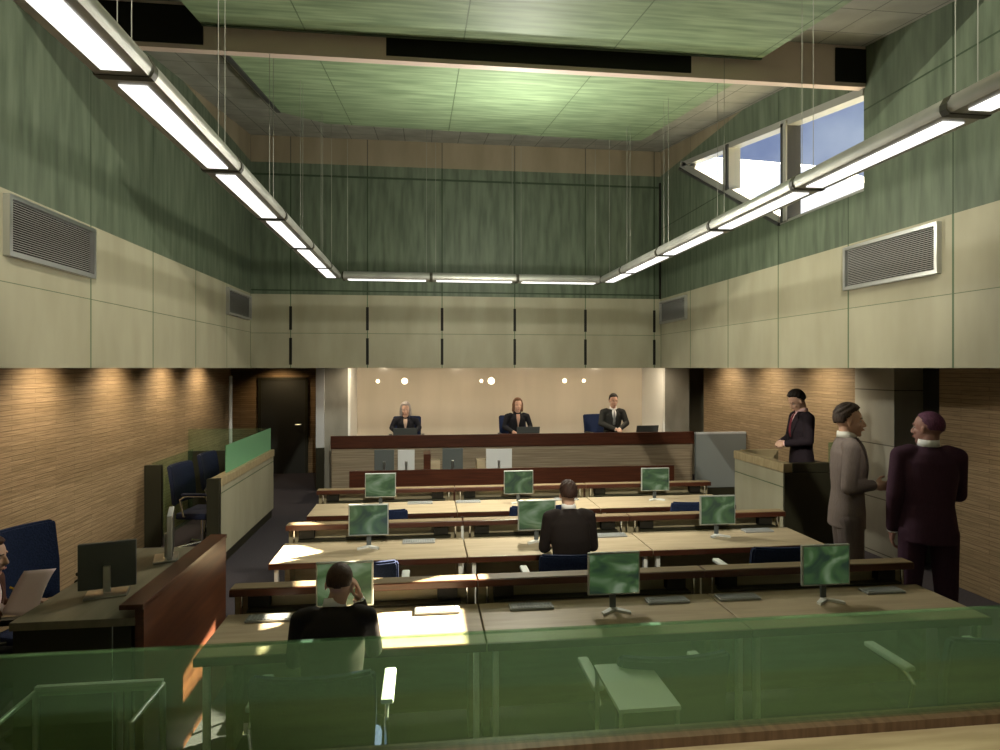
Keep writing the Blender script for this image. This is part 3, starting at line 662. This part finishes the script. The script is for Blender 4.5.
def person(label, loc, rz, J, s=1, suit=(.03, .03, .035), trousers=None, skin=None, hair=(.03, .02, .015), shirt=(.8, .8, .8), tie=None,
           yaw=0, pitch=0, hairstyle='short', female=False, vox=.009, hem=.26, hands=True, name='person', hairmat=None):
    """J: pelvis, waist, chest, neck, head, and lists (left, right) sh, el, wr, hip, kn, an ; hd = finger directions, hn = palm normals"""
    V = lambda p: Vector(p)
    t = thing(name, label, 'person', loc, rz); skin = skin or M_skin
    pel, chs, nk, hd = V(J['pelvis']), V(J['chest']), V(J['neck']), V(J['head']); R = headR(yaw, pitch)
    sh, el, wr, hip, kn, an = [[V(p) for p in J[k]] for k in ('sh', 'el', 'wr', 'hip', 'kn', 'an')]
    hl = lambda x, y, z: hd + R @ Vector((x*s, y*s, z*s))
    # body: one continuous surface
    bm = B()
    ell(bm, hl(0, -.012, .03), (.071*s, .092*s, .088*s), R); ell(bm, hl(0, .018, -.035), (.058*s, .066*s, .074*s), R)
    ell(bm, hl(0, .054, -.090), (.027*s, .024*s, .021*s), R, 12)
    cap(bm, hl(0, .082, .012), hl(0, .099, -.024), .008*s, .012*s, 10); ell(bm, hl(0, .092, -.030), (.017*s, .012*s, .009*s), R, 10)
    cap(bm, hl(-.038, .072, .030), hl(.036, .068, .030), .009*s, .009*s, 10)
    ell(bm, hl(0, .083, -.058), (.022*s, .009*s, .0085*s), R, 10)
    for q in (-1, 1):
        ell(bm, hl(q*.077, -.008, -.008), (.008*s, .016*s, .027*s), R, 12); ell(bm, hl(q*.036, .058, -.022), (.019*s, .016*s, .019*s), R, 12)
    cap(bm, nk, hl(0, -.02, -.05), .056*s, .053*s); cap(bm, nk, chs, .06*s, .11*s); cap(bm, chs, pel, .105*s, .11*s)
    for i in (0, 1):
        cap(bm, nk.lerp(chs, .35), sh[i]-Vector((0, 0, .02)), .035*s, .035*s); cap(bm, sh[i]-Vector((0, 0, .02)), el[i], .045*s, .036*s); cap(bm, el[i], wr[i], .036*s, .026*s)
        if hands: hand(bm, wr[i], J['hd'][i], J['hn'][i], s, J.get('curl', (.5, .5))[i], (1, -1)[i])
        cap(bm, hip[i], kn[i], .07*s, .05*s); cap(bm, kn[i], an[i], .047*s, .035*s)
    solid('body', bm, skin, t, vox*.75 if s > .9 else vox*.7, 3)
    # eyes, brows, lips
    for q in (-1, 1):
        e = obj('eye', ell(B(), hl(q*.031, .0645, .008), (.0115*s, .0095*s, .0068*s), R, 12), mat('eye white', (.42, .38, .34), .5), t, smooth=True)
        obj('iris', ell(B(), hl(q*.031, .0722, .008), (.0052*s, .0025*s, .0052*s), R, 10), mat('dark iris', (.03, .02, .015), .2), e, smooth=True)
        obj('eyebrow', cap(B(), hl(q*.018, .0795, .030), hl(q*.046, .0665, .031), .004*s, .003*s, 8), hairm if False else mat('brow', tuple(c*1.1 for c in hair), .8), t, smooth=True)
    obj('lips', ell(B(), hl(0, .091, -.058), (.021*s, .005*s, .0065*s), R, 12), mat('lips', (.42, .16, .13), .5), t, smooth=True)
    # hair
    hm = noise_mat('hair', tuple(c*.8 for c in hair), tuple(c*1.5 for c in hair), (40, 40, 6), 5, 3, .6, spec=.3, bump=.4)
    bm = B(); nu, nv = 48, 44; vs = []
    for i in range(nv+1):
        th = PI*i/nv; row = []
        for j in range(nu):
            ph = 2*PI*j/nu; dx, dy, dz = math.sin(th)*math.cos(ph), math.sin(th)*math.sin(ph), math.cos(th)
            front = max(0, dy)
            pts_ = [(-1, -.42), (-.35, -.40), (-.12, .02), (.10, .22), (.30, .52), (.55, .66), (1, .70)]
            line = .6
            for (a0_, l0_), (a1_, l1_) in zip(pts_, pts_[1:]):
                if dy <= a1_: line = l0_+(l1_-l0_)*(dy-a0_)/(a1_-a0_); break
            if hairstyle == 'long': line = -.95+1.62*min(1, max(0, (dy+.05)/.5))
            f = 1 if dz > line else .76
            th_ = {'short': .012, 'buzz': .004, 'long': .02}[hairstyle]
            if hairstyle == 'short' and dz > .3: th_ += .010*(dz-.3)*2+ .004*math.sin(ph*9+i)
            r = (.072+th_, .093+th_, .089+th_)
            row.append(bm.verts.new(hl(dx*r[0]*f, -.012+dy*r[1]*f, .03+dz*r[2]*f)))
        vs.append(row)
    for i in range(nv):
        for j in range(nu):
            k = (j+1) % nu
            try: bm.faces.new((vs[i][j], vs[i][k], vs[i+1][k], vs[i+1][j]))
            except ValueError: pass
    bmesh.ops.remove_doubles(bm, verts=bm.verts, dist=1e-5)
    if hairstyle == 'long':
        for q in (-1, 1):
            cap(bm, hl(q*.072, -.01, .02), hl(q*.080, -.005, -.10), .030*s, .026*s); cap(bm, hl(q*.045, -.06, 0), hl(q*.05, -.05, -.13), .045*s, .03*s)
        solid('hair', bm, hm, t, .008*s, 3)
    else: obj('hair', bm, hm, t, smooth=True)
    # jacket
    jm = cloth('suit fabric', suit); tm = cloth('trouser fabric', trousers or suit)
    side = (sh[1]-sh[0]); side.normalize()
    wst = pel.lerp(chs, .45); wd = 1 if not female else .88
    hemp = pel + (pel-wst).normalized()*hem*s*.45 if hem > .2 else pel
    spine = [(hemp, .175, .125), (pel, .172, .122), (wst, .152*wd, .108), (chs, .178*wd, .122), (chs.lerp(nk, .55), .175*wd, .112), (chs.lerp(nk, .85), .125*wd, .09), (nk, .066, .068), (nk+(nk-chs).normalized()*.02*s, .062, .064)]
    def frame(k):
        a = spine[max(0, k-1)][0]; b = spine[min(len(spine)-1, k+1)][0]; up = (b-a).normalized(); sd = (side-up*side.dot(up)).normalized(); return up, sd, up.cross(sd)
    def surf(tt, ang, off=0):
        k = min(len(spine)-2, max(0, int(tt))); f = tt-k
        c = spine[k][0].lerp(spine[k+1][0], f); rx = (spine[k][1]*(1-f)+spine[k+1][1]*f)*s+off; ry = (spine[k][2]*(1-f)+spine[k+1][2]*f)*s+off
        u0, s0, f0 = frame(k); u1, s1, f1 = frame(k+1); sd = s0.lerp(s1, f).normalized(); fw = f0.lerp(f1, f).normalized()
        return c+sd*rx*math.sin(ang)+fw*ry*math.cos(ang)
    bm = B(); n = 28; rings = []
    for k in range(len(spine)): rings.append([bm.verts.new(surf(k-.0001 if k == len(spine)-1 else k, 2*PI*i/n)) for i in range(n)])
    for k in range(len(rings)-1):
        for i in range(n): bm.faces.new((rings[k][i], rings[k][(i+1) % n], rings[k+1][(i+1) % n], rings[k+1][i]))
    bm.faces.new(rings[0]); bm.faces.new(rings[-1])
    rw = 1 if not female else .86
    for i in (0, 1):
        cap(bm, sh[i].lerp(nk, .35), sh[i], .060*s*rw, .060*s*rw); cap(bm, sh[i], el[i], .060*s*rw, .052*s*rw)
        e2 = wr[i]-(wr[i]-el[i]).normalized()*.012*s; cap(bm, el[i], e2, .052*s*rw, .040*s*rw)
    solid('jacket', bm, jm, t, vox, 5)
    # shirt V, tie, lapels follow the chest surface
    def patch(nm, mt, t0, t1, a0, a1, off, th=.004):
        bm = B(); N = 10; K = 4; g = []
        for i in range(N+1):
            tt = t0+(t1-t0)*i/N; lo, hi = a0(i/N), a1(i/N)
            g.append([bm.verts.new(surf(tt, lo+(hi-lo)*j/K, off*s)) for j in range(K+1)])
        for i in range(N):
            for j in range(K): bm.faces.new((g[i][j], g[i][j+1], g[i+1][j+1], g[i+1][j]))
        o = obj(nm, bm, mt, t, smooth=True); m = o.modifiers.new('t', 'SOLIDIFY'); m.thickness = th*s; m.offset = -1
        return o
    sm = mat('shirt cotton', shirt, .8)
    patch('shirt', sm, 2.6, 6.6, lambda v: -.05-.5*v**1.3, lambda v: .05+.5*v**1.3, .004)
    if tie: patch('tie', cloth('silk tie', tie), 2.62, 6.3, lambda v: -.13+.04*v, lambda v: .13-.04*v+.10*max(0, v-.8), .010)
    for q in (-1, 1):
        patch('lapel', jm, 2.5, 6.5, lambda v, q=q: q*(.04+.5*v**1.3), lambda v, q=q: q*(.12+.5*v**1.3+.42*math.sin(min(1, v*1.15)*PI)*.8+.05), .010, .006)
    bm = B(); n = 24; c0 = nk+(nk-chs).normalized()*.015*s; up, sd, fw = frame(6)
    ra = []; rb = []
    for i in range(n):
        a = 2*PI*i/n; ra.append(bm.verts.new(c0+(sd*math.sin(a)*.067+fw*math.cos(a)*.069)*s)); rb.append(bm.verts.new(c0+(sd*math.sin(a)*.061+fw*math.cos(a)*.063)*s+up*(.046-.026*max(0, math.cos(a)))*s))
    for i in range(n): bm.faces.new((ra[i], ra[(i+1) % n], rb[(i+1) % n], rb[i]))
    o = obj('collar', bm, sm if not female else jm, t, smooth=True); m = o.modifiers.new('t', 'SOLIDIFY'); m.thickness = .006*s
    for i in (0, 1):
        dv = (wr[i]-el[i]).normalized(); obj('cuff', tube(B(), wr[i]-dv*.01*s, wr[i]+dv*.018*s, .033*s, .033*s, 16), sm, t, smooth='auto')
    # trousers and shoes
    bm = B(); ell(bm, pel-Vector((0, 0, .01)), (.158*s, .112*s, .12*s))
    for i in (0, 1):
        cap(bm, hip[i], kn[i], .092*s, .070*s); cap(bm, kn[i], an[i]+Vector((0, 0, .01)), .068*s, .058*s)
    solid('trousers', bm, tm, t, vox, 4)
    for i in (0, 1):
        bm = B(); fd = V(J['foot'][i]) if 'foot' in J else Vector((0, 1, 0)); a = Vector((an[i].x, an[i].y, an[i].z-.035*s)); z0 = an[i].z-.08*s
        c = Vector((an[i].x, an[i].y, z0)); cap(bm, c+Vector((0, 0, .04*s))-fd*.04*s, c+fd*.15*s+Vector((0, 0, .03*s)), .040*s, .030*s)
        bx(bm, c.x-.01, c.x+.01, c.y-.01, c.y+.01, z0, z0+.03)
        o = obj('shoe', bm, M_black, t, smooth=True)
    return t

def standing(z0=0, s=1, arms=None, hd=None, hn=None, curl=(.5, .5), lean=0, head=(0, .02)):
    k = s; f = lambda x, y, z: (x*k, y*k, z*k+z0)
    sh = [f(-.170, 0, 1.445), f(.170, 0, 1.445)]
    J = dict(pelvis=f(0, 0, .97), chest=f(0, .01+lean*.5, 1.30), neck=f(0, lean, 1.50), head=f(head[0], head[1]+lean, 1.628), sh=sh,
             el=[f(*arms[0]), f(*arms[2])], wr=[f(*arms[1]), f(*arms[3])], hip=[f(-.09, 0, .92), f(.09, 0, .92)], kn=[f(-.11, .02, .50), f(.11, .02, .50)],
             an=[f(-.12, -.01, .085), f(.12, -.01, .085)], hd=hd or [(0, .1, -1), (0, .1, -1)], hn=hn or [(1, 0, 0), (-1, 0, 0)], curl=curl)
    return J
def seated(seat, s, neck, head, arms, hd, hn, chest=None, curl=(.5, .5), floor=0):
    pel = (0, 0, seat+.09*s); f = Vector
    nk = Vector(neck); ch_ = Vector(chest) if chest else Vector(pel).lerp(nk, .64)+Vector((0, -.02*s, 0))
    sw = .185*s; sz = nk+Vector((0, -.01*s, -.05*s))
    return dict(pelvis=pel, chest=ch_, neck=neck, head=head, sh=[sz+Vector((-sw, 0, 0)), sz+Vector((sw, 0, 0))], el=[arms[0], arms[2]], wr=[arms[1], arms[3]],
                hip=[(-.09*s, .03, seat+.08*s), (.09*s, .03, seat+.08*s)], kn=[(-.11*s, .40, seat+.06*s), (.11*s, .40, seat+.06*s)],
                an=[(-.11*s, .38, floor+.085*s), (.11*s, .38, floor+.085*s)], hd=hd, hn=hn, curl=curl)
DOWN = (0, 0, -1)
# front row man, seated, hand to his ear
J = seated(.475, .80, (-.0, .14, 1.05), (.02, .17, 1.155), [(-.18, .16, .82), (-.13, .36, .80), (.17, .24, .82), (.105, .20, 1.06)], [(0.2, 1, 0), (-.15, .1, 1)], [DOWN, (-1, 0, 0)], curl=(.3, .5))
person('man in black suit seated at the front row left desk, hand to his ear', (-.41, 2.80, 0), 0, J, .80, (.014, .011, .009), (.012, .012, .012), hair=(.045, .022, .012), hairstyle='buzz', pitch=-.15)
# middle row man
J = seated(.475, .80, (0, .13, 1.12), (0, .155, 1.225), [(-.18, .14, .86), (-.12, .34, .80), (.18, .14, .86), (.12, .34, .80)], [(.2, 1, 0), (-.2, 1, 0)], [DOWN, DOWN], curl=(.3, .3))
person('man in black suit seated at the middle row, back to the camera', (1.03, 4.32, 0), 0, J, .80, (.014, .010, .009), (.012, .012, .012), hair=(.028, .012, .008), pitch=-.1)
# grey suited man shaking hands (faces +X)
k_ = 1.06
J = standing(0, k_, [(-.23, -.02, 1.17), (-.22, .08, .93), (.205, -.03, 1.17), (.07, .155, 1.175)], hd=[(0, .2, -1), (-.05, 1, 0)], hn=[(1, 0, 0), (-1, 0, 0)], curl=(.5, .6))
person('man in grey suit standing in profile, shaking hands beside the right wall', (3.31, 4.62, 0), -PI/2-.42, J, k_, (.15, .12, .112), (.12, .095, .092), hair=(.05, .032, .026), shirt=(.7, .68, .62), tie=(.04, .035, .035), vox=.008, yaw=-.1)
# purple suited man, back turned
k_ = 1.05
J = standing(0, k_, [(-.21, -.03, 1.17), (-.205, .05, .92), (.21, .12, 1.17), (-.04, .28, 1.19)], hd=[(0, .15, -1), (-1, .1, 0)], hn=[(1, 0, 0), (0, 1, 0)], curl=(.6, .6))
person('man in dark plum suit seen from behind, shaking hands with the grey suited man', (3.60, 4.14, 0), -.45, J, k_, (.050, .022, .040), (.046, .020, .038), skin=M_skin_d, hair=(.085, .025, .06), shirt=(.85, .85, .85), tie=(.03, .03, .03), hairstyle='buzz', yaw=.85, vox=.008)
# man in bow tie in the witness box (faces -X)
J = standing(.14, 1.0, [(-.22, .03, 1.20), (-.06, .21, 1.155), (.22, .03, 1.20), (.06, .21, 1.155)], hd=[(.7, .6, 0), (-.7, .6, 0)], hn=[(0, -.5, -.5), (0, -.5, -.5)], curl=(.9, .9), head=(0, .05))
person('man in black suit and bow tie standing in the witness box, head bowed', (4.26, 6.72, 0), PI/2-.1, J, 1.0, (.014, .009, .013), hair=(.012, .008, .006), shirt=(.7, .45, .45), pitch=-.55, tie=(.12, .02, .03))
# judges (face -Y)
def jj(nz_, arms=None): return seated(.475, 1, (0, .08, nz_), (0, .12, nz_+.155), arms or [(-.24, .10, .80), (-.13, .34, .72), (.24, .10, .80), (.13, .34, .72)], [(.4, 1, 0), (-.4, 1, 0)], [DOWN, DOWN], curl=(.4, .4))
person('grey-haired woman judge in black with open collar, seated at bench left', (-.34, 11.3, .30), PI, jj(.97), 1, (.012, .012, .016), hair=(.30, .27, .25), shirt=(.55, .40, .30), hairstyle='long', female=True, pitch=-.25)
person('brown-haired woman judge in black, seated at bench centre', (1.64, 11.3, .30), PI+.1, jj(1.03), 1, (.010, .010, .013), hair=(.12, .06, .03), shirt=(.5, .3, .22), hairstyle='long', female=True, pitch=-.1)
person('male judge in dark suit and grey tie, hands clasped, seated at bench right', (3.42, 11.3, .30), PI, jj(1.09, [(-.24, .14, .84), (-.04, .36, .755), (.24, .14, .84), (.04, .36, .755)]), 1, (.025, .025, .023), hair=(.02, .016, .012), shirt=(.85, .85, .85), tie=(.2, .2, .2), pitch=-.1)
# woman at the left counter (faces +X)
J = seated(.475, .88, (0, .04, 1.02), (0, .075, 1.135), [(-.20, .03, .80), (-.08, .22, .86), (.19, .04, .80), (.09, .17, .88)], [(.3, 1, .1), (.1, 1, .1)], [(.2, 0, -1), (-.6, 0, -1)], curl=(.5, .7))
person('woman in brown jacket writing on pink paper at the far left', (-2.39, 3.66, 0), -PI/2+.15, J, .88, (.10, .045, .032), (.012, .012, .012), hair=(.06, .022, .012), shirt=(.75, .6, .6), hairstyle='long', female=True, pitch=-.15)
cw = make_chair('office_chair', 'navy chair under the woman in the brown jacket', M_blue, M_black_finish_shade, metal=M_black_finish_shade, seat=.47, top=.86)
cw.location = (-2.41, 3.66, 0); cw.rotation_euler = (0, 0, -PI/2+.15)
# paper and pencil
bm = B(); N = 10; g = []
for i in range(N+1):
    u = i/N; row = []
    for j in range(5):
        v = j/4; row.append(bm.verts.new((-.10+.20*v+.03*u*u, -.12*(1-u)+.05*u, -.10+.22*u+.05*math.sin(u*2.2)*v-.03*v)))
    g.append(row)
for i in range(N):
    for j in range(4): bm.faces.new((g[i][j], g[i][j+1], g[i+1][j+1], g[i+1][j]))
pp = obj('sheet_of_paper', bm, M_paper, smooth=True); pp.modifiers.new('t', 'SOLIDIFY').thickness = .002
pp.location = (-2.07, 3.60, .97); pp.scale = (.8, .8, .8); tag(pp, 'curling pink tinted paper held above the left counter', 'paper')
pn = thing('pencil', 'yellow pencil in the hand of the woman at far left', 'pencil', (-2.12, 3.60, .975), 0)
obj('shaft', tube(B(), (-.05, 0, .02), (.055, -.01, -.02), .005, seg=6), M_pencil, pn)
obj('tip', tube(B(), (.055, -.01, -.02), (.07, -.0115, -.026), .005, .001, seg=6), M_desk, pn)
